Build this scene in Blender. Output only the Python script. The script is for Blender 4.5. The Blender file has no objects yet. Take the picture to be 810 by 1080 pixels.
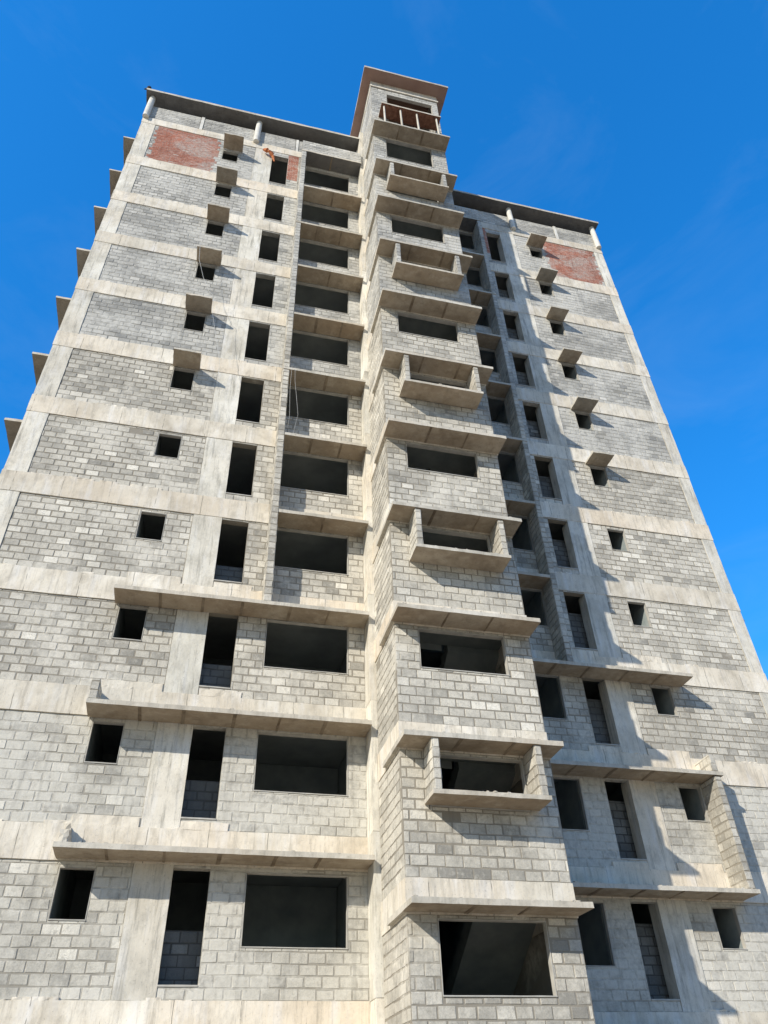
import bpy, math, random
from mathutils import Vector, Matrix
random.seed(11)
scene = bpy.context.scene
col = scene.collection

# ------------------------------------------------------------------ materials
def nodes(name):
    m = bpy.data.materials.new(name); m.use_nodes = True
    nt = m.node_tree; nt.nodes.clear()
    out = nt.nodes.new('ShaderNodeOutputMaterial')
    bs = nt.nodes.new('ShaderNodeBsdfPrincipled')
    nt.links.new(bs.outputs[0], out.inputs[0])
    bs.inputs['Roughness'].default_value = 0.92
    bs.inputs['Specular IOR Level'].default_value = 0.18
    return m, nt, bs
class G:
    """small helper that writes shader graphs"""
    def __init__(s, nt): s.nt = nt; s.L = nt.links
    def n(s, t, **k):
        x = s.nt.nodes.new(t)
        for a, b in k.items(): setattr(x, a, b)
        return x
    def put(s, sock, v):
        if hasattr(v, 'links'): s.L.new(v, sock)
        else: sock.default_value = v
    def math(s, op, a, b=0.0, clamp=False):
        x = s.n('ShaderNodeMath', operation=op, use_clamp=clamp); s.put(x.inputs[0], a); s.put(x.inputs[1], b); return x.outputs[0]
    def vmul(s, v, k):
        x = s.n('ShaderNodeVectorMath', operation='MULTIPLY'); s.put(x.inputs[0], v); x.inputs[1].default_value = k; return x.outputs[0]
    def vadd(s, v, w):
        x = s.n('ShaderNodeVectorMath', operation='ADD'); s.put(x.inputs[0], v); s.put(x.inputs[1], w); return x.outputs[0]
    def noise(s, v, scale, detail=4, rough=0.55, dist=0.0):
        x = s.n('ShaderNodeTexNoise'); s.put(x.inputs['Vector'], v)
        x.inputs['Scale'].default_value = scale; x.inputs['Detail'].default_value = detail
        x.inputs['Roughness'].default_value = rough; x.inputs['Distortion'].default_value = dist
        return x.outputs['Fac']
    def ramp(s, f, a, b):
        x = s.n('ShaderNodeMapRange'); s.put(x.inputs[0], f); x.inputs[1].default_value = a; x.inputs[2].default_value = b; return x.outputs[0]
    def mix(s, f, a, b, mode='MIX'):
        x = s.n('ShaderNodeMix', data_type='RGBA', blend_type=mode); s.put(x.inputs[0], f)
        for i, v in ((6, a), (7, b)):
            if hasattr(v, 'links'): s.L.new(v, x.inputs[i])
            else: x.inputs[i].default_value = (*v, 1)
        return x.outputs[2]
    def cramp(s, f, stops):
        x = s.n('ShaderNodeValToRGB'); s.put(x.inputs[0], f)
        e = x.color_ramp.elements
        while len(e) < len(stops): e.new(0.5)
        for q, (p, c) in zip(e, stops): q.position = p; q.color = (*c, 1)
        return x.outputs[0]
    def bump(s, h, st, dist, bs, prev=None):
        x = s.n('ShaderNodeBump'); s.put(x.inputs['Height'], h); x.inputs['Strength'].default_value = st; x.inputs['Distance'].default_value = dist
        if prev: s.L.new(prev, x.inputs['Normal'])
        s.L.new(x.outputs[0], bs.inputs['Normal']); return x.outputs[0]
    def pos(s): return s.n('ShaderNodeNewGeometry').outputs['Position']
    def attr(s, a): return s.n('ShaderNodeAttribute', attribute_name=a).outputs['Fac']
    def rnd(s): return s.n('ShaderNodeObjectInfo').outputs['Random']

def mat_block(name, dark, light, pale, mortar, smearc, cov=0.5):
    m, nt, bs = nodes(name); g = G(nt); P = g.pos(); t = g.attr('tone')
    big = g.noise(P, 0.42, 5, 0.6)
    c = g.cramp(t, [(0.0, dark), (0.55, light), (0.86, light), (1.0, pale)])
    c = g.mix(g.math('MULTIPLY', g.ramp(big, 0.42, 0.68), 0.55), c, tuple(0.62*a for a in dark))    # damp and dusty patches
    c = g.mix(g.math('MULTIPLY', g.ramp(g.noise(P, 0.9, 3), 0.5, 0.72), 0.45), c, pale)
    grain = g.noise(P, 42, 5, 0.7); mid = g.noise(P, 7.5, 4, 0.65)
    c = g.mix(g.math('MULTIPLY', g.ramp(grain, 0.40, 0.75), 0.38), c, tuple(0.5*a for a in dark))
    c = g.mix(g.math('MULTIPLY', g.ramp(mid, 0.52, 0.68), 0.42), c, smearc)
    c = g.mix(g.math('MULTIPLY', g.ramp(g.noise(P, 11, 5, 0.75, 0.5), 0.52, 0.66), 0.45), c, tuple(0.72*a for a in dark))
    # mortar joints are faces with negative tone
    ism = g.math('LESS_THAN', t, -0.5)
    c = g.mix(ism, c, mortar)
    # cement slurry wiped over blocks and joints alike
    sm = g.ramp(g.noise(g.vadd(g.vmul(P, (1, 1, 1.7)), (7, 3, 1)), 0.55, 6, 0.62, 0.4), 0.60-0.12*cov, 0.72-0.12*cov)
    sm = g.math('MULTIPLY', sm, g.ramp(mid, 0.26, 0.56))
    c = g.mix(g.math('MULTIPLY', sm, 0.78), c, smearc)
    # runs of dirt down the wall
    run = g.ramp(g.noise(g.vmul(P, (5.0, 5.0, 0.35)), 1.0, 4, 0.6), 0.56, 0.74)
    c = g.mix(g.math('MULTIPLY', run, 0.40), c, tuple(0.6*a for a in dark))
    nt.links.new(c, bs.inputs['Base Color'])
    b = g.bump(g.noise(P, 26, 6, 0.75), 0.55, 0.012, bs)
    g.bump(mid, 0.35, 0.03, bs, b)
    return m

def mat_concrete(name, cols, streak, seams=True, dark=0.52, tint=True):
    m, nt, bs = nodes(name); g = G(nt); P = g.pos(); r = g.rnd()
    sh = g.n('ShaderNodeCombineXYZ'); g.put(sh.inputs[0], g.math('MULTIPLY', r, 37.0)); Q = g.vadd(P, sh.outputs[0])
    n1 = g.noise(Q, 0.75, 6, 0.62, 0.3)
    c = g.cramp(n1, [(0.30, cols[0]), (0.50, cols[1]), (0.70, cols[2])])
    if tint:
        c = g.mix(g.math('MULTIPLY', g.ramp(g.noise(Q, 0.28, 2), 0.45, 0.65), 0.45), c, (cols[1][0]*1.0, cols[1][1]*0.90, cols[1][2]*0.80))
        c = g.mix(g.math('MULTIPLY', g.math('GREATER_THAN', r, 0.6), 0.22), c, (cols[0][0]*0.86, cols[0][1]*0.92, cols[0][2]*0.98))
    st = g.ramp(g.noise(g.vadd(g.vmul(P, (7.0, 7.0, 0.55)), sh.outputs[0]), 1.0, 8, 0.80), 0.51, 0.66)
    c = g.mix(g.math('MULTIPLY', st, streak), c, tuple(dark*a for a in cols[0]))
    wash = g.ramp(g.noise(g.vmul(Q, (3.0, 3.0, 0.5)), 1.3, 5, 0.6), 0.50, 0.75)
    c = g.mix(g.math('MULTIPLY', wash, 0.45), c, tuple(min(0.8, 1.18*a) for a in cols[2]))
    blot = g.ramp(g.noise(g.vmul(Q, (1, 1, .55)), 3.4, 7, 0.72, 0.1), 0.50, 0.68)
    c = g.mix(g.math('MULTIPLY', blot, 0.42), c, tuple(0.62*a for a in cols[0]))
    pit = g.ramp(g.noise(P, 24, 4, 0.7), 0.60, 0.72)
    c = g.mix(g.math('MULTIPLY', pit, 0.55), c, tuple(0.42*a for a in cols[0]))
    if seams:   # shutter joints, a fine dark line every sheet of formwork
        s = g.n('ShaderNodeSeparateXYZ'); g.L.new(P, s.inputs[0])
        w = g.math('MULTIPLY', g.math('SUBTRACT', g.noise(P, 2.5, 2), 0.5), 0.06)
        f = g.math('FRACT', g.math('ADD', g.math('DIVIDE', g.math('ADD', s.outputs[0], w), 1.22), g.math('MULTIPLY', r, 3.0)))
        ln = g.math('MULTIPLY', g.math('LESS_THAN', f, 0.013), g.ramp(g.noise(P, 3.2, 2), 0.40, 0.55))
        c = g.mix(g.math('MULTIPLY', ln, 0.75), c, tuple(0.28*a for a in cols[0]))
    nt.links.new(c, bs.inputs['Base Color'])
    b = g.bump(g.noise(P, 18, 7, 0.7), 0.45, 0.015, bs)
    g.bump(g.noise(P, 2.3, 3), 0.35, 0.05, bs, b)
    return m

def mat_flat(name, a, b, scale=3.0, bump=0.2):
    m, nt, bs = nodes(name); g = G(nt); P = g.pos()
    c = g.cramp(g.noise(P, scale, 5, 0.6), [(0.35, a), (0.65, b)])
    nt.links.new(c, bs.inputs['Base Color'])
    g.bump(g.noise(P, 20, 5, 0.7), bump, 0.01, bs)
    return m

M = {}
M['block'] = mat_block('grey_blockwork', (0.30, 0.284, 0.248), (0.615, 0.575, 0.49), (0.86, 0.81, 0.70), (0.285, 0.258, 0.212), (0.67, 0.63, 0.545), 0.6)
M['block_smear'] = mat_block('grey_blockwork_slurried', (0.33, 0.315, 0.28), (0.595, 0.562, 0.482), (0.83, 0.785, 0.68), (0.32, 0.296, 0.25), (0.62, 0.592, 0.52), 1.9)
M['block_hi'] = mat_block('grey_blockwork_high', (0.30, 0.296, 0.278), (0.52, 0.502, 0.452), (0.76, 0.728, 0.655), (0.28, 0.268, 0.238), (0.59, 0.572, 0.52), 1.2)
M['block_dark'] = mat_block('unlit_infill_blockwork', (0.18, 0.185, 0.18), (0.31, 0.315, 0.30), (0.42, 0.42, 0.40), (0.11, 0.11, 0.105), (0.20, 0.20, 0.19), 0.6)  # darker copy of the blockwork, shade inside the slots put into its colour
M['brick'] = mat_block('red_brickwork', (0.36, 0.140, 0.095), (0.54, 0.225, 0.155), (0.62, 0.36, 0.28), (0.46, 0.39, 0.34), (0.50, 0.44, 0.39), 0.9)
M['concrete'] = mat_concrete('cast_concrete', [(0.50, 0.445, 0.355), (0.73, 0.665, 0.55), (0.86, 0.805, 0.695)], 0.5)
M['concrete_col'] = mat_concrete('cast_concrete_column', [(0.47, 0.44, 0.37), (0.71, 0.67, 0.575), (0.83, 0.795, 0.70)], 0.8, seams=False)
M['slab'] = mat_concrete('slab_edge_concrete', [(0.40, 0.37, 0.305), (0.56, 0.52, 0.44), (0.66, 0.62, 0.54)], 0.35, seams=False)
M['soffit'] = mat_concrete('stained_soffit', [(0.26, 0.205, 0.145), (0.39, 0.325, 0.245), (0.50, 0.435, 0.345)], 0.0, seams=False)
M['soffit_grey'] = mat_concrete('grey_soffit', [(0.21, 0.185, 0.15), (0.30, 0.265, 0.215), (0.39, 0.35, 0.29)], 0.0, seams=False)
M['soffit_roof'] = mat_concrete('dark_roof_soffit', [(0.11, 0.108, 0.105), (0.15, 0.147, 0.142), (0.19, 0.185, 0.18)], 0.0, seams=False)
M['seam'] = mat_flat('soffit_seam', (0.17, 0.13, 0.09), (0.31, 0.25, 0.18), 2.5)
M['render'] = mat_flat('cement_render', (0.38, 0.365, 0.33), (0.50, 0.48, 0.43), 4)
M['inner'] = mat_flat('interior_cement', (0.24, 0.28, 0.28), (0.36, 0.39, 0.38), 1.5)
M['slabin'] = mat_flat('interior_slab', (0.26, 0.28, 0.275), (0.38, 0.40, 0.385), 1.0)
M['white'] = mat_flat('lime_washed_concrete', (0.58, 0.56, 0.51), (0.74, 0.72, 0.66), 3)
M['plank'] = mat_flat('formwork_timber', (0.12, 0.055, 0.035), (0.24, 0.12, 0.08), 6)
M['redwood'] = mat_flat('tower_roof_soffit', (0.30, 0.19, 0.15), (0.37, 0.25, 0.20), 1.2)
M['cable'] = mat_flat('pale_cable', (0.5, 0.5, 0.48), (0.62, 0.62, 0.6), 5)
M['rag'] = mat_flat('orange_cloth', (0.40, 0.12, 0.05), (0.55, 0.22, 0.10), 9)
M['iron'] = mat_flat('dark_iron', (0.03, 0.025, 0.02), (0.06, 0.05, 0.04), 9)

# ------------------------------------------------------------------ mesh building
T_ID = lambda p: p
MC, MY = 7.57, 1.44                      # the right wing mirrors the left one and stands 1.44 m further back
T_MIR = lambda p: (MC-p[0], p[1]+MY, p[2])
XF = [T_ID, False]
def hsh(a, b, c, s):
    v = math.sin(a*12.9898+b*78.233+c*37.719+s*4.581)*43758.5453
    return (v-math.floor(v))-0.5
class MB:
    def __init__(s): s.v = []; s.f = []; s.m = []; s.t = []
    def quad(s, a, b, c, d, mat=0, tone=0.5):
        i = len(s.v); s.v += [a, b, c, d]; s.f.append((i, i+1, i+2, i+3)); s.m.append(mat); s.t.append(tone)
    def box(s, x0, x1, y0, y1, z0, z1, mat=0, step=9e9, jit=0.0, mats=None, tone=0.5):
        """box whose faces are gridded and jittered a few millimetres, so edges are not ruler-straight"""
        def ts(a, b):
            n = max(1, int(round((b-a)/step))); return [a+(b-a)*i/n for i in range(n+1)]
        X, Y, Z = ts(x0, x1), ts(y0, y1), ts(z0, z1)
        def J(p):
            if jit == 0: return p
            return tuple(p[i]+jit*2*hsh(*p, i) for i in range(3))
        mm = mats or {}
        def grid(A, B, f, key):
            mt = mm.get(key, mat)
            for i in range(len(A)-1):
                for j in range(len(B)-1):
                    s.quad(*(J(f(a, b)) for a, b in ((A[i], B[j]), (A[i+1], B[j]), (A[i+1], B[j+1]), (A[i], B[j+1]))), mt, tone)
        grid(X, Z, lambda a, b: (a, y0, b), 'F'); grid(X[::-1], Z, lambda a, b: (a, y1, b), 'B')
        grid(Y[::-1], Z, lambda a, b: (x0, a, b), 'L'); grid(Y, Z, lambda a, b: (x1, a, b), 'R')
        grid(X, Y, lambda a, b: (a, b, z1), 'T'); grid(X[::-1], Y, lambda a, b: (a, b, z0), 'D')
    def tube(s, pts, r, n=10, mat=0):
        rings = []
        for i, p in enumerate(pts):
            p = Vector(p); d = (Vector(pts[min(i+1, len(pts)-1)])-Vector(pts[max(i-1, 0)])).normalized()
            a = d.orthogonal().normalized(); b = d.cross(a)
            rr = r[i] if isinstance(r, (list, tuple)) else r
            rings.append([tuple(p+rr*(math.cos(6.2832*k/n)*a+math.sin(6.2832*k/n)*b)) for k in range(n)])
        for A, B in zip(rings, rings[1:]):
            for k in range(n): s.quad(A[k], A[(k+1) % n], B[(k+1) % n], B[k], mat)
        for R, rev in ((rings[0], True), (rings[-1], False)):
            i = len(s.v); s.v += R; f = tuple(range(i, i+n)); s.f.append(f[::-1] if rev else f); s.m.append(mat); s.t.append(0.5)
    def build(s, name, mats, parent=None, xf=True):
        T, flip = XF if xf else (T_ID, False)
        me = bpy.data.meshes.new(name)
        me.from_pydata([T(p) for p in s.v], [], [tuple(reversed(f)) for f in s.f] if flip else s.f)
        for m in mats: me.materials.append(M[m])
        me.polygons.foreach_set('material_index', s.m)
        a = me.attributes.new('tone', 'FLOAT', 'FACE'); a.data.foreach_set('value', s.t)
        me.update()
        o = bpy.data.objects.new(name, me); col.objects.link(o)
        if parent: o.parent = parent
        return o

def cut(lo, hi, holes):
    iv = [(lo, hi)]
    for a, b in holes:
        nx = []
        for p, q in iv:
            if b <= p or a >= q: nx.append((p, q)); continue
            if a > p: nx.append((p, a))
            if b < q: nx.append((b, q))
        iv = nx
    return iv
def panel(mb, o, ax, n, u0, u1, z0, z1, holes=(), th=0.2, course=0.205, bl=0.345, mat=0, bias=0.0, joint=0.026, skin=True, relief=0.007, shift=None):
    """a wall of laid blocks: core with openings, and one bevelled face per block standing proud of the mortar.
    o = (x,y) start, ax = direction along the wall, n = outward normal, holes = (u0,u1,z0,z1)"""
    def pt(u, z, d): return (o[0]+ax[0]*u+n[0]*d, o[1]+ax[1]*u+n[1]*d, z)
    rz = sorted({z0, z1} | {min(max(h, z0), z1) for q in holes for h in q[2:]})
    left = (ax[0]*n[1]-ax[1]*n[0]) < 0         # winding
    def Q(a, b, c, d, m, t):
        mb.quad(a, b, c, d, m, t) if left else mb.quad(d, c, b, a, m, t)
    if th:
        for za, zb in zip(rz, rz[1:]):
            if zb-za < 1e-5: continue
            for a, b in cut(u0, u1, [(q[0], q[1]) for q in holes if q[2] < zb-1e-6 and q[3] > za+1e-6]):
                d0, d1 = -relief, -th
                c = [pt(a, za, d0), pt(b, za, d0), pt(b, zb, d0), pt(a, zb, d0), pt(a, za, d1), pt(b, za, d1), pt(b, zb, d1), pt(a, zb, d1)]
                for f in ((0, 1, 2, 3), (5, 4, 7, 6), (4, 0, 3, 7), (1, 5, 6, 2), (3, 2, 6, 7), (4, 5, 1, 0)):
                    Q(*(c[i] for i in f), mat, -1.0)
    if not skin: return
    zz = z0; r = 0; base = random.random()*bl if shift is None else shift
    while zz < z1-0.03:
        zt = min(zz+course*(1+random.uniform(-.03, .03)), z1)
        if z1-zt < 0.05: zt = z1
        off = base + (bl*0.5 if r % 2 else 0) + random.uniform(-.02, .02)
        cuts = []; u = u0-off
        while u < u1: cuts.append(u); u += bl*(1+random.uniform(-.035, .035))
        cuts.append(u1+1)
        rowt = random.uniform(-.12, .12)
        for ca, cb in zip(cuts, cuts[1:]):
            a, b = max(ca, u0), min(cb, u1)
            if b-a < 0.03: continue
            pcs = [(a, b, zz, zt)]
            for q in holes:
                nx = []
                for (a_, b_, c_, d_) in pcs:
                    if q[0] >= b_ or q[1] <= a_ or q[2] >= d_ or q[3] <= c_: nx.append((a_, b_, c_, d_)); continue
                    if q[0] > a_: nx.append((a_, q[0], c_, d_))
                    if q[1] < b_: nx.append((q[1], b_, c_, d_))
                    m0, m1 = max(a_, q[0]), min(b_, q[1])
                    if q[2] > c_: nx.append((m0, m1, c_, q[2]))
                    if q[3] < d_: nx.append((m0, m1, q[3], d_))
                pcs = nx
            for (p, q_, za, zb) in pcs:
                j = joint*0.5*random.uniform(.5, 1.6); je = 0.5 if (q_-p < 0.08 or zb-za < 0.07) else 1
                p += j*je; q_ -= j*je; ya, yb = za+j*je, zb-j*je*random.uniform(.6, 1.5)
                if random.random() < 0.003: continue
                d = random.uniform(-.0035, .003); tl = random.uniform(-.003, .003); bv = 0.006
                if q_-p < 0.03 or yb-ya < 0.02: continue
                w_ = .007 if (q_-p > .1 and yb-ya > .1) else .002
                jj = lambda: random.uniform(-w_, w_)
                if q_-p < 0.05 or yb-ya < 0.04: bv = .002
                B = [pt(p, ya, -relief-.001), pt(q_, ya, -relief-.001), pt(q_, yb, -relief-.001), pt(p, yb, -relief-.001)]
                F = [pt(p+bv+jj(), ya+bv+jj(), d+tl), pt(q_-bv+jj(), ya+bv+jj(), d-tl), pt(q_-bv+jj(), yb-bv+jj(), d-tl), pt(p+bv+jj(), yb-bv+jj(), d+tl)]
                t = min(1, max(0, random.gauss(0.48+bias+rowt, 0.23)))
                if random.random() < 0.07: t = random.uniform(.8, 1)
                Q(*F, mat, t)
                for i in range(4): k = (i+1) % 4; Q(B[i], B[k], F[k], F[i], mat, t*0.9)
        zz = zt; r += 1

def empty(name, loc=(0, 0, 0)):
    o = bpy.data.objects.new(name, None); o.location = loc; o.empty_display_size = 0.3; col.objects.link(o); return o
def tag(o, label=None, cat=None, group=None, kind=None):
    if label: o['label'] = label
    if cat: o['category'] = cat
    if group: o['group'] = group
    if kind: o['kind'] = kind
    return o

BX = (2, 0, -3.2)
bld = tag(empty('apartment_building'), 'tall unfinished apartment tower of grey blockwork and raw concrete beams with open window holes', 'building')
FB, FN = (1, 0), (0, -1)                  # a wall along x that faces the camera
def front_panel(mb, y, x0, x1, z0, z1, holes=(), **k): panel(mb, (0, y), FB, FN, x0, x1, z0, z1, holes, **k)

def window_frame(x0, x1, z0, z1, y, dep=0.21, lip=0.05, parent=bld, name='window_frame'):
    b = MB(); t = 0.014; f = y-0.002
    b.box(x0-.0, x1+.0, f, y+dep, z1-t, z1, 0, .3, .002); b.box(x0, x1, f-.012, y+dep+.01, z0, z0+t*1.5, 0, .3, .002)
    b.box(x0, x0+t, f, y+dep, z0+t*1.5, z1-t, 0, .3, .002); b.box(x1-t, x1, f, y+dep, z0+t*1.5, z1-t, 0, .3, .002)
    return b.build(name, ['render'], parent)

def slab(name, x0, x1, y0, y1, z0, z1, seams=2, parent=bld, soff='soffit', jit=.004, side=False):
    b = MB()
    if side: b.box(x0, x0+.085, y1, -1.25, z0, z1, 0, .22, .003)
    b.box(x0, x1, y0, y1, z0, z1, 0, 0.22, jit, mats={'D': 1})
    for i in range(int((x1-x0)*2.2)):      # crumbs and lumps of spilt concrete along the top front edge
        c = random.uniform(x0+.03, x1-.08); q = random.uniform(.015, .05)
        b.box(c, c+q*1.8, y0+random.uniform(-.006, .05), y0+.05+q, z1-.004, z1+q*.55, 0, .03, .006)
    for i in range(seams):
        c = x0+(x1-x0)*(i+1)/(seams+1)+random.uniform(-.08, .08)
        wd = random.uniform(.02, .045); b.box(c-wd, c+wd, y0+.015, y1-.002, z0-.009, z0-.001, 2, .12, .005)
    return b.build(name, ['slab', soff, 'seam'], parent)

# ------------------------------------------------------------------ one wing (left coordinates)
K0, K1 = -1, 10
COL = (-2.76, -2.02)
def wing(right):
    xc = -7.70 if right else -7.83
    bt = lambda k: 34.22 if k == 10 else 3*k+3.60       # beam top
    bb = lambda k: 33.70 if k == 10 else 3*k+2.915      # beam bottom
    ZB = -2.4
    for k in range(K0, K1+1):
        za, zb = 3*k+0.60, bb(k)
        bm = 'block_hi' if k >= 6 else ('block_smear' if k <= 1 else 'block')
        dz = 0.5 if k == 10 else 0
        # corner column and inner column, cast storey by storey between the beams
        e = random.uniform(0, .012)
        cc = MB(); cc.box(xc+.006+e, -7.22, .012, .50, za, zb, 0, .35, .004); cc.build('corner_column', ['concrete_col'], bld)
        ci = MB(); ci.box(COL[0], COL[1]+.03, .006+e, .45, za, zb, 0, .3, .004); ci.build('column', ['concrete_col'], bld)
        # beam
        b = MB(); xe = 2.0 if k < 3 else -0.70
        b.box(xc, 1.99, -.004+e*.5, .13, zb, bt(k), 0, .30, .004)
        if k in (0, 1, 2):       # rough toe of concrete left above the long ledge
            b.box(-4.1, -2.80, .004, .05, bt(k)-.01, bt(k)+.20, 0, .16, .008); b.box(-1.97, -1.0, .0, .05, bt(k)-.01, bt(k)+.16, 0, .16, .008)
        x = xc+.7
        while x < -1.0:      # ragged crust of slurry over the top edge of the beam
            w2 = random.uniform(.25, .9); h2 = random.uniform(.01, .07)
            if random.random() < .6 and k < 10: b.box(x, x+w2, .006, .04, bt(k)-.01, bt(k)+h2, 0, .09, .011)
            x += w2+random.uniform(.05, .5)
        b.build('beam', ['concrete'], bld)
        # wall between the columns, small window
        hw = (-4.13, -3.46, 3*k+(1.87 if k < 5 else 1.80), 3*k+2.80) if k < 10 else (-4.15, -3.47, 31.95, 32.78)
        w = MB()
        if k == 10:
            zz = za
            while zz < zb-.01:
                z2 = min(zz+.205, zb); xe = -4.36+random.choice((-.12, -.04, .06)); xs = -7.06+random.choice((-.10, 0, .06))
                front_panel(w, .03, -7.22, xs, zz, z2, (), mat=0, bias=-.05)
                front_panel(w, .03, xs, xe, zz, z2, (), mat=1, course=.0683, bl=.215, joint=.012)
                front_panel(w, .03, xe, COL[0], zz, z2, [(hw[0], hw[1], max(hw[2], zz), min(hw[3], z2))] if hw[2] < z2 and hw[3] > zz else [], th=.11, mat=0, bias=-.05)
                zz = z2
        else:
            front_panel(w, .03, -7.22, COL[0], za, zb, [hw], th=.11, bias=random.uniform(-.10, .14))
        w.build('block_wall', [bm, 'brick'], bld)
        window_frame(*hw, .03, dep=.115)
        # wall right of the column: tall slot and wide opening
        sl = (-1.99, -1.26, 3*k+.82, 3*k+2.86) if k < 10 else (-1.99, -1.26, 30.85, 33.35)
        ww = (-.54, 1.56, 3*k+(1.47 if k < 4 else 1.33), 3*k+2.82)
        if k == 10: ww = (-.52, 1.57, 31.40, 32.86)
        w = MB()
        if k == 10:
            front_panel(w, .02, -1.99, -1.26, za, zb, [sl])
            front_panel(w, .02, -1.26, -.72, za, za+.82, (), mat=0); front_panel(w, .02, -1.26, -.78, za+.82, zb, (), mat=1, course=.085, bl=.235, joint=.012); front_panel(w, .02, -.78, -.72, za+.82, zb, (), mat=0)
            front_panel(w, .02, -.72, 2.0, za, zb, [ww], th=.11)
        else:
            bw = random.uniform(-.05, .16)
            front_panel(w, .02, -1.99, -1.0, za, zb, [sl], skin=False); front_panel(w, .02, -1.0, 2.0, za, zb, [ww], th=.11, skin=False)
            front_panel(w, .02, -1.99, 2.0, za, zb, [sl, ww], th=0, bias=bw)
        w.build('block_wall', [bm, 'brick'], bld)
        window_frame(*ww, .02, dep=.115)
        b = MB(); b.box(sl[0]+.003, sl[1]-.003, .008, .23, sl[2], sl[2]+.03, 0, .3, .003); b.build('window_sill', ['render'], bld)
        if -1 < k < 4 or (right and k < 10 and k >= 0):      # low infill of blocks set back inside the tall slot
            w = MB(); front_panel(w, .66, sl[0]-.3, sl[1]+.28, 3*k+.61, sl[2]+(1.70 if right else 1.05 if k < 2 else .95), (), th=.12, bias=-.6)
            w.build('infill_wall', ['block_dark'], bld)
        # canopies
        if k in (0, 1, 2):
            zs = {0: 2.95, 1: 5.87, 2: 8.83}[k]
            xe0 = (-4.42, -4.43, -4.50)[k] if right else (-4.24, -4.26, -4.25)[k]
            slab('ledge', xe0, 1.97, -.72 if k < 2 else -.67, .0, zs, zs+.10, 5)
        elif k < 0:
            slab('ledge', -4.24, 1.97, -.70, .0, -.10, .0, 5)
        else:
            if k < 10:
                wide = k in (5, 8)
                zs = 3*k+2.83+(.04 if k >= 8 else 0)
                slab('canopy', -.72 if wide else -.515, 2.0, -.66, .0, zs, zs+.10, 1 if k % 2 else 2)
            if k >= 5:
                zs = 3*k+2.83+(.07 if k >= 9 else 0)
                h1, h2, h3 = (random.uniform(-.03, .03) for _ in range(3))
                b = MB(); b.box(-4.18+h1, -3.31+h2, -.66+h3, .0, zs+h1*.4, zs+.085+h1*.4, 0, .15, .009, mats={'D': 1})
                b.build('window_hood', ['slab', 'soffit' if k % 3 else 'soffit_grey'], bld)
    b = MB(); b.box(xc, 1.99, 0.0, .3, -3.2, ZB, 0, .4, .006); b.build('plinth_beam', ['concrete'], bld)
    # fins beside the wide openings, carrying the canopies
    stops = [8.94, 17.83, 17.93, 26.87, 26.97, 33.03]
    for za, zb in ((8.94, 11.6), (11.6, 14.6), (14.6, 17.825), (17.94, 20.6), (20.6, 23.6), (23.6, 26.865), (26.98, 29.9), (29.9, 33.02)):
        fin(-.72, -.52, -.65, .01, za, zb, 'block' if za < 20 else 'block_hi')
    if right:
        fin(-4.36, -4.16, -.68, .02, 3.06, 5.86, 'block', 0.2)
        fin(-4.33, -4.15, -.70, .02, 5.98, 6.44, 'block', 0.35)
    else:
        fin(-4.25, -4.07, -.70, .02, 5.98, 6.46, 'block', 0.35)
        b = MB()   # broken foot of a fin and rubble on the lowest ledge
        b.box(-4.19, -4.03, -.62, .0, 3.06, 3.30, 0, .07, .022); b.box(-4.16, -4.06, -.25, .0, 3.28, 3.52, 0, .07, .02)
        for i in range(14):
            x, y = -4.15+random.random()*.5, -.68+random.random()*.5; s_ = random.uniform(.02, .05)
            b.box(x, x+s_, y, y+s_, 3.045, 3.05+s_*.8, 0, 9, .008)
        b.build('broken_fin', ['slab'], bld)
    # roof level: canopy with upstand, parapet, posts, thin roof slab
    slab('canopy', -.72, 2.0, -.66, .0, 33.03, 33.12, 1, soff='soffit_roof')
    b = MB(); front_panel(b, -.62, -.72, 2.0, 33.125, 34.10, (), th=.16, course=.16); b.build('parapet_wall', ['block_hi'], bld)
    b = MB(); front_panel(b, .05, xc+.12, -5.42, 34.225, 35.50, (), th=.15, course=.16); front_panel(b, .05, -5.24, -1.0, 34.225, 35.45, (), th=.15, course=.16)
    front_panel(b, .05, -.84, 2.0, 34.225, 35.40, (), th=.15, course=.16)
    b.build('parapet_wall', ['block_hi'], bld)
    b = MB(); b.box(-5.40, -5.26, .03, .2, 34.23, 35.52, 0, .4, .004); b.box(-.98, -.86, .03, .2, 34.23, 35.42, 0, .4, .004); b.build('parapet_post', ['white'], bld)
    for px in ((-7.55 if right else -7.72), -2.80):
        b = MB(); b.tube([(px, -.06, 34.1), (px, -.06, 35.1), (px+.01, -.06, 36.0)], .135, 16); b.build('roof_post', ['white'], bld)
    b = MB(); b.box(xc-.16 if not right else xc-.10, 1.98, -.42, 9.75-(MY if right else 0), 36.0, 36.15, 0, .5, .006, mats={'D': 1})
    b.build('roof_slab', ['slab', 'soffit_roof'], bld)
    # wall on the side of the building, back wall, floors and partitions
    yb = 9.6-(MY if right else 0)
    w = MB(); sw = []
    for k in range(K0, K1+1):
        za, zb = 3*k+.60, bb(k); h = (.62, 1.80, 3*k+1.4, 3*k+2.75)
        h2 = (5.2, 6.2, 3*k+1.4, 3*k+2.75)
        panel(w, (xc+.02, 0), (0, 1), (-1, 0), .50, yb-.2, za, zb, [h, h2])
        b = MB(); b.box(xc+.0, xc+.24, .25, yb, zb, bt(k), 0, .5, .006); b.build('side_beam', ['concrete'], bld)
        if k >= 0:
            z = 3*k+2.83
            b = MB(); b.box(xc-(.42 if right else .62), xc, .45, 1.97, z, z+.09, 0, .25, .006, mats={'D': 1}); b.build('side_hood', ['slab', 'soffit_grey'], bld)
    w.build('side_wall', ['block'], bld)
    b = MB()
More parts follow.
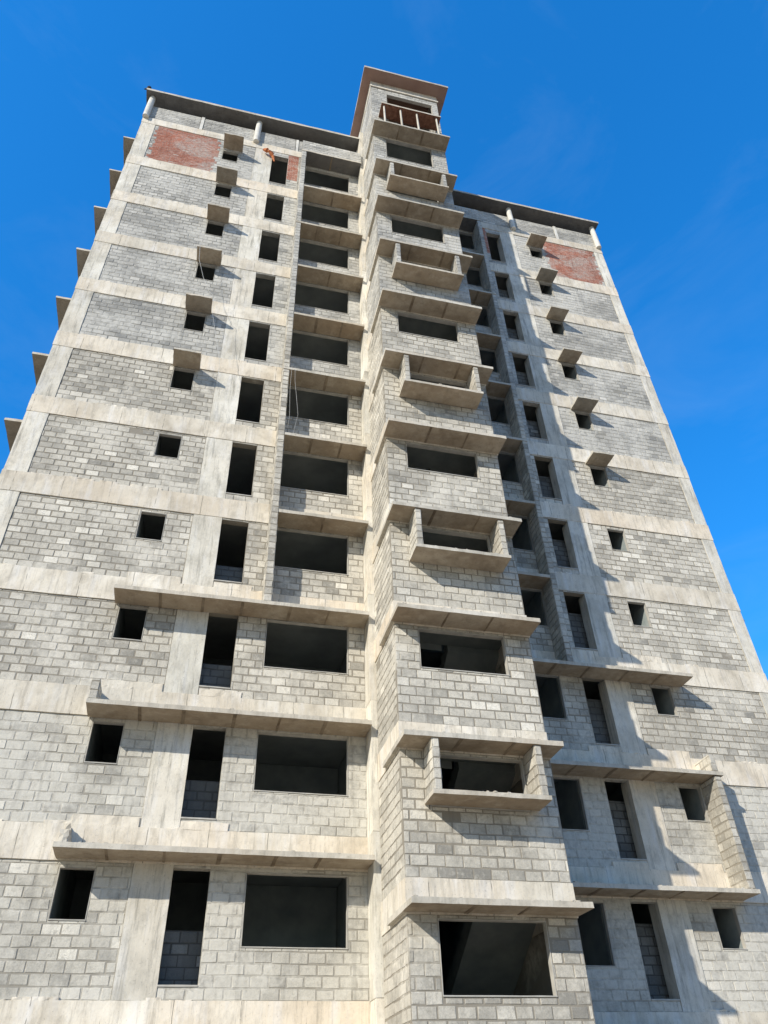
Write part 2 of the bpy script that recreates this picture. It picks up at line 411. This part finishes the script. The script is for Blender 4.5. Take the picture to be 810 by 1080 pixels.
    for k in range(K0, K1+2):
        zt = 34.22 if k == 11 else 3*k+.60
        b.box(xc+.24, 1.985, .245, yb-.2, zt-.16, zt-.003, 0)
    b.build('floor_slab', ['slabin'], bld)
    b = MB()
    for k in range(K0, K1+1):
        za, zb = 3*k+.60, 3*k+3.43
        for xx in (-3.0, -.96):
            b.box(xx, xx+.12, .46 if xx < -2 else .80, 3.4, za, zb, 0)
        b.box(-4.30, -4.145, .16, 3.4, za, zb, 0); b.box(xc+.24, -5.6, 3.4, 3.52, za, zb, 0); b.box(-4.7, 1.98, 3.4, 3.52, za, zb, 0)
        b.box(-5.6, -4.7, 3.4, 3.52, za+2.1, zb, 0)
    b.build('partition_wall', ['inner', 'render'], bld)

def fin(x0, x1, y0, y1, z0, z1, mat, bias=0.0, parent=None, name='fin'):
    w = MB()
    w.box(x0+.008, x1-.008, y0+.008, y1, z0, z1, 0, tone=-1.0)
    sh = random.random()*.3
    panel(w, (x0, 0), (0, 1), (-1, 0), y0, y1, z0, z1, th=0, relief=.008, bias=bias, shift=sh)
    panel(w, (x1, 0), (0, 1), (1, 0), y0, y1, z0, z1, th=0, relief=.008, bias=bias, shift=sh)
    panel(w, (0, y0), FB, FN, x0, x1, z0, z1, th=0, relief=.008, bl=.5, bias=bias, shift=0.0)
    return w.build(name, [mat], parent or bld)

XF[:] = [T_ID, False]; wing(False)
XF[:] = [T_MIR, True]; wing(True)
XF[:] = [T_ID, False]

# ------------------------------------------------------------------ stair tower in the middle
TX0, TX1, TY = 2.14, 5.42, -2.35
tz = {-1: -1.36, 0: 1.64, 1: 4.66, 2: 7.62, 3: 10.60, 4: 13.60, 5: 16.62, 6: 19.70, 7: 22.78, 8: 25.82, 9: 28.76, 10: 32.28}
prev = -3.2
for k in range(-1, 12):
    top = tz[k]-.03 if k < 11 else 37.42
    bm = 'block_hi' if k >= 7 else 'block'
    z0 = prev
    if k < 11:
        wz0 = {0: .36, 10: 30.5}.get(k, 3*k+.52)
        hole = (2.70, 4.78, wz0, top-.06)
    else: hole = (2.88, 5.14, 33.05, 36.95)
    w = MB(); front_panel(w, TY, TX0, TX1, z0, top, [hole], th=.13, bias=random.uniform(0, .16))
    w.build('block_wall', [bm], bld)
    window_frame(*hole, TY, dep=.135)
    w = MB()
    panel(w, (TX0, 0), (0, 1), (-1, 0), TY+.018, -.5, z0, top, th=.2, bias=.1)
    panel(w, (TX1, 0), (0, 1), (1, 0), TY+.018, 1.44, z0, top, th=.2)
    w.build('side_wall', [bm], bld)
    if k < 11:
        e = random.uniform(0, .01)
        b = MB(); b.box(TX0-.012-e, TX1+.012+e, TY-.012-e, TY+.14, top, top+.60, 0, .28, .006)
        b.box(TX0-.012-e, TX0+.22, TY+.14, -.5, top, top+.60, 0, .28, .006); b.box(TX1-.22, TX1+.012+e, TY+.14, 1.44, top, top+.60, 0, .28, .006)
        b.build('beam', ['concrete'], bld)
        prev = top+.60
        c = slab('canopy', 2.05, 5.45, -3.0, TY-.016, tz[k], tz[k]+.10, 2, side=True)
    if k in (1, 3, 5, 7, 9):      # boxed balcony: shelf and two block cheeks hung under the canopy
        zs = {1: 3.54, 3: 9.38, 5: 15.38, 7: 21.49, 9: 27.64}[k]
        sh_ = slab('balcony_shelf', 2.58, 4.99, -3.0, TY-.014, zs, zs+.085, 0)
        for a, b_ in ((2.62, 2.78), (4.80, 4.96)):
            fin(a, b_, -2.965, TY-.014, zs+.088, tz[k]-.004, bm, .15, sh_, 'side_wall')
zs_ = [-3.2]+[3*k+.59 for k in range(-1, 12)]+[36.6]
for za, zb in zip(zs_, zs_[1:]):
    e = random.uniform(-.006, .006); b = MB(); b.box(1.99+e, 2.32, -.50+e, .10, za+.004, zb-.004, 0, .4, .006); b.build('tower_column', ['concrete_col'], bld)
b = MB(); b.box(TX0-.02, TX1+.02, TY-.02, TY+.3, 37.42, 38.0, 0, .3, .005); b.box(TX0-.06, TX1+.06, TY-.06, TY-.02, 37.40, 37.50, 0, .3, .004)
b.box(TX0-.02, TX0+.2, TY+.3, 4.0, 37.42, 38.0, 0, .4, .005); b.box(TX1-.2, TX1+.02, TY+.3, 4.0, 37.42, 38.0, 0, .4, .005)
b.build('beam', ['concrete'], bld)
b = MB(); b.box(1.70, 5.88, -2.93, 4.5, 38.0, 38.14, 0, .4, .006, mats={'D': 1}); b.build('roof_slab', ['slab', 'redwood'], bld)
w = MB(); panel(w, (TX0, 0), (0, 1), (-1, 0), -.5, 4.0, prev, 37.42, th=.2); panel(w, (TX1, 0), (0, 1), (1, 0), 1.44, 4.0, prev, 37.42, th=.2)
panel(w, (0, 4.0), FB, (0, 1), TX0, TX1, prev, 37.42, th=.2, bias=-.1)
w.build('side_wall', ['block_hi'], bld)
# unfinished top balcony: white props holding up a timber shutter
b = MB(); b.box(2.42, 5.18, -3.0, TY-.022, 34.16, 34.27, 0, .3, .006, mats={'D': 1, 'F': 0}); top_shelf = b.build('balcony_shelf', ['slab', 'plank'], bld)
for px in (2.56, 3.32, 4.08, 5.00):
    b = MB(); b.tube([(px, -2.90, 32.38), (px+random.uniform(-.03, .03), -2.88, 34.16)], [.048, .040], 10); b.build('prop', ['slab'], top_shelf)
b = MB()
for i, (x, z) in enumerate(((2.9, 33.9), (3.5, 33.5), (4.2, 33.95), (4.7, 33.6))):
    b.box(x, x+.5, -2.3+.1*i, -2.22+.1*i, z-.9, z+.2, 0)
b.box(2.34, 5.22, -2.14, -.6, 34.15, 34.28, 0)
for i in range(9): b.box(2.5+i*.3, 2.58+i*.3, -2.28, -1.9, 33.95, 34.14, 0)
b.build('formwork', ['plank'], bld)
# stairs, landings
for k in range(-1, 11):
    zl = tz[k]+.5
    s = MB(); s.box(2.35, 5.21, TY+.15, -1.0, zl-.15, zl, 0)
    land = s.build('stair_landing', ['inner'], bld)
    for x0, x1, ze in ((3.86, 5.21, 3*k+.60), (2.35, 3.70, 3*k+3.60)):
        s = MB(); n = 9; y0, y1 = -1.0, 1.6
        for i in range(n):
            ya, yb_ = y0+(y1-y0)*i/n, y0+(y1-y0)*(i+1)/n; zz = zl+(ze-zl)*(i+(1 if ze > zl else 0))/n
            za, zb = zl+(ze-zl)*i/n-.32, zl+(ze-zl)*(i+1)/n-.32
            P = [(x0, ya, za), (x1, ya, za), (x1, yb_, zb), (x0, yb_, zb), (x0, ya, zz), (x1, ya, zz), (x1, yb_, zz), (x0, yb_, zz)]
            for f in ((3, 2, 1, 0), (4, 5, 6, 7), (0, 1, 5, 4), (2, 3, 7, 6), (1, 2, 6, 5), (3, 0, 4, 7)): s.quad(*(P[j] for j in f))
        s.build('stair_flight', ['inner'], land)
b = MB()
for k in range(-1, 12): b.box(2.34, 5.22, 1.62, 9.4, 3*k+.44, 3*k+.597, 0)
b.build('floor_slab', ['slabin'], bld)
b = MB(); b.box(2.0, 2.33, .26, 9.4, -3.2, 36.0, 0); b.box(5.23, 5.56, 1.7, 9.4, -3.2, 36.0, 0)
b.build('partition_wall', ['inner'], bld)
# back wall
w = MB(); hs = [(x, x+1.2, 3*k+1.4, 3*k+2.8) for k in range(0, 11) for x in (-6, -2.5, 1, 5.4, 9, 12.6)]
panel(w, (0, 9.6), FB, (0, 1), -7.83, 15.27, -3.2, 34.2, hs, th=.2); w.build('back_wall', ['block'], bld)

# ------------------------------------------------------------------ loose things hung on the building
def cable(pts, r, label):
    b = MB(); q = []
    for (a, c) in zip(pts, pts[1:]):
        for i in range(6): t = i/6; q.append(tuple(a[j]+(c[j]-a[j])*t for j in range(3)))
    q.append(pts[-1]); b.tube(q, r, 6); return tag(b.build('cable', ['cable']), label, 'cable')
cable([(-4.10, -.70, 23.9), (-4.02, -.72, 22.9), (-3.75, -.68, 21.9), (-3.45, -.70, 21.1), (-3.30, -.70, 20.95)], .0055, 'thin pale cable hanging across the small hooded window, upper left of the facade')
cable([(-3.28, -.70, 20.9), (-3.22, -.69, 20.0), (-3.00, -.67, 18.9), (-2.72, -.67, 17.6), (-2.70, -.67, 16.6)], .0045, 'thin pale cable trailing down the concrete column below the hooded windows')
cable([(-.46, -.74, 17.95), (-.47, -.74, 16.8), (-.42, -.72, 15.6), (-.44, -.4, 15.1)], .0035, 'straight thin wire hanging at the left edge of a wide window opening')
cable([(-.36, -.74, 17.95), (-.33, -.74, 17.2), (-.17, -.74, 15.7), (-.28, -.4, 14.9), (-.2, -.68, 14.9)], .0035, 'slanting thin wire hanging beside a straight one in a wide window opening')
b = MB()
rp = [(-2.42, -.10, 33.42), (-2.25, -.16, 33.30), (-2.08, -.14, 33.16), (-1.96, -.08, 33.0), (-1.88, -.06, 32.62)]
b.tube(rp, [.05, .11, .09, .07, .03], 9); b.tube([(-2.40, -.12, 33.30), (-2.15, -.18, 33.22), (-1.95, -.10, 33.28)], [.03, .07, .03], 8)
tag(b.build('rag', ['rag']), 'orange rag caught on the top left corner of the highest tall window slot', 'rag')
b = MB(); b.tube([(-7.93, -.36, 36.16), (-7.93, -.36, 36.24), (-7.90, -.37, 36.34), (-7.86, -.38, 36.40)], [.03, .10, .09, .03], 10); b.tube([(-7.98, -.36, 36.18), (-8.12, -.33, 36.16)], [.05, .02], 6)
tag(b.build('bird', ['iron']), 'small dark bird perched on the left corner of the roof slab', 'bird')

# ------------------------------------------------------------------ ground
def mat_ground():
    m, nt, bs = nodes('sandy_ground'); g = G(nt); P = g.pos()
    c = g.cramp(g.noise(P, 0.35, 8, 0.65), [(0.3, (0.27, 0.21, 0.14)), (0.55, (0.38, 0.31, 0.22)), (0.75, (0.46, 0.39, 0.29))])
    c = g.mix(g.math('MULTIPLY', g.ramp(g.noise(P, 6, 5, 0.7), 0.55, 0.7), 0.4), c, (0.22, 0.18, 0.13))
    nt.links.new(c, bs.inputs['Base Color']); g.bump(g.noise(P, 5, 8, 0.7), 0.6, 0.05, bs); return m
M['ground'] = mat_ground()
b = MB(); S = 1500; st = [-S, -200, -60, -30, -15, 0, 15, 30, 60, 200, S]
for i in range(10):
    for j in range(10): b.quad((st[i], st[j], -3.2), (st[i+1], st[j], -3.2), (st[i+1], st[j+1], -3.2), (st[i], st[j+1], -3.2))
tag(b.build('ground', ['ground']), kind='structure')

# ------------------------------------------------------------------ sun and sky
sd = Vector((-1.24, -1.0, 0.93)).normalized()
elev = math.asin(sd.z); az = math.atan2(sd.x, sd.y)
sun = bpy.data.lights.new('sun', 'SUN'); sun.energy = 5.0; sun.angle = math.radians(0.5); sun.color = (1.0, 0.935, 0.82)
so = bpy.data.objects.new('sun', sun); col.objects.link(so); so.rotation_euler = sd.to_track_quat('Z', 'Y').to_euler()
W = bpy.data.worlds.new('World'); scene.world = W; W.use_nodes = True
nt = W.node_tree; nt.nodes.clear(); g = G(nt)
sky = g.n('ShaderNodeTexSky', sky_type='NISHITA'); sky.sun_disc = False; sky.sun_elevation = elev; sky.sun_rotation = az
sky.air_density = 1.0; sky.dust_density = 0.3; sky.ozone_density = 3.0
hs = g.n('ShaderNodeHueSaturation'); hs.inputs['Saturation'].default_value = 1.1; hs.inputs['Value'].default_value = 1.0; nt.links.new(sky.outputs[0], hs.inputs['Color'])
tc = g.n('ShaderNodeTexCoord')
wisp = g.ramp(g.noise(g.vmul(tc.outputs['Generated'], (1.5, 1.5, 3.5)), 2.6, 6, 0.62, 0.6), 0.52, 0.85)
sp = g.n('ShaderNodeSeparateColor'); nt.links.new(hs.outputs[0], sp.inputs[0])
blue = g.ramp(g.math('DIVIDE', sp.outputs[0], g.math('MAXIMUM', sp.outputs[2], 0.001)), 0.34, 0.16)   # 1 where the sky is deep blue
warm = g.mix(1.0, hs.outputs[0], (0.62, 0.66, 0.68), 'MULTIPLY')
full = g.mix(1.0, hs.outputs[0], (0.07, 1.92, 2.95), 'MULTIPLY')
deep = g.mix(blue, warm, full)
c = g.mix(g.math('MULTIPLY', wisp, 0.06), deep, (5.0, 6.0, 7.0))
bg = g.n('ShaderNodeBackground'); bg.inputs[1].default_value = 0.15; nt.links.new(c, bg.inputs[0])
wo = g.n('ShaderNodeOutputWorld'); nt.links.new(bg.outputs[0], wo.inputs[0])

# ------------------------------------------------------------------ camera
yaw, pit, rol = -0.26495235, 0.69628407, -0.03764801
fw = Vector((-math.sin(yaw)*math.cos(pit), math.cos(yaw)*math.cos(pit), math.sin(pit)))
r = Vector((math.cos(yaw), math.sin(yaw), 0)); u = r.cross(fw)
r2 = math.cos(rol)*r+math.sin(rol)*u; u2 = -math.sin(rol)*r+math.cos(rol)*u
cam = bpy.data.cameras.new('camera'); cam.sensor_fit = 'HORIZONTAL'; cam.sensor_width = 36; cam.lens = 36*804.88/810; cam.clip_end = 5000; cam.clip_start = .05
co = bpy.data.objects.new('camera', cam); col.objects.link(co)
R = Matrix((r2, u2, -fw)).transposed().to_4x4(); R.translation = Vector((-1.9073889, -16.727091, -1.591519))
co.matrix_world = R; scene.camera = co
scene.view_settings.view_transform = 'Standard'; scene.view_settings.look = 'None'
scene.view_settings.exposure = 0; scene.view_settings.gamma = 1
scene.cycles.max_bounces = 6; scene.cycles.diffuse_bounces = 4
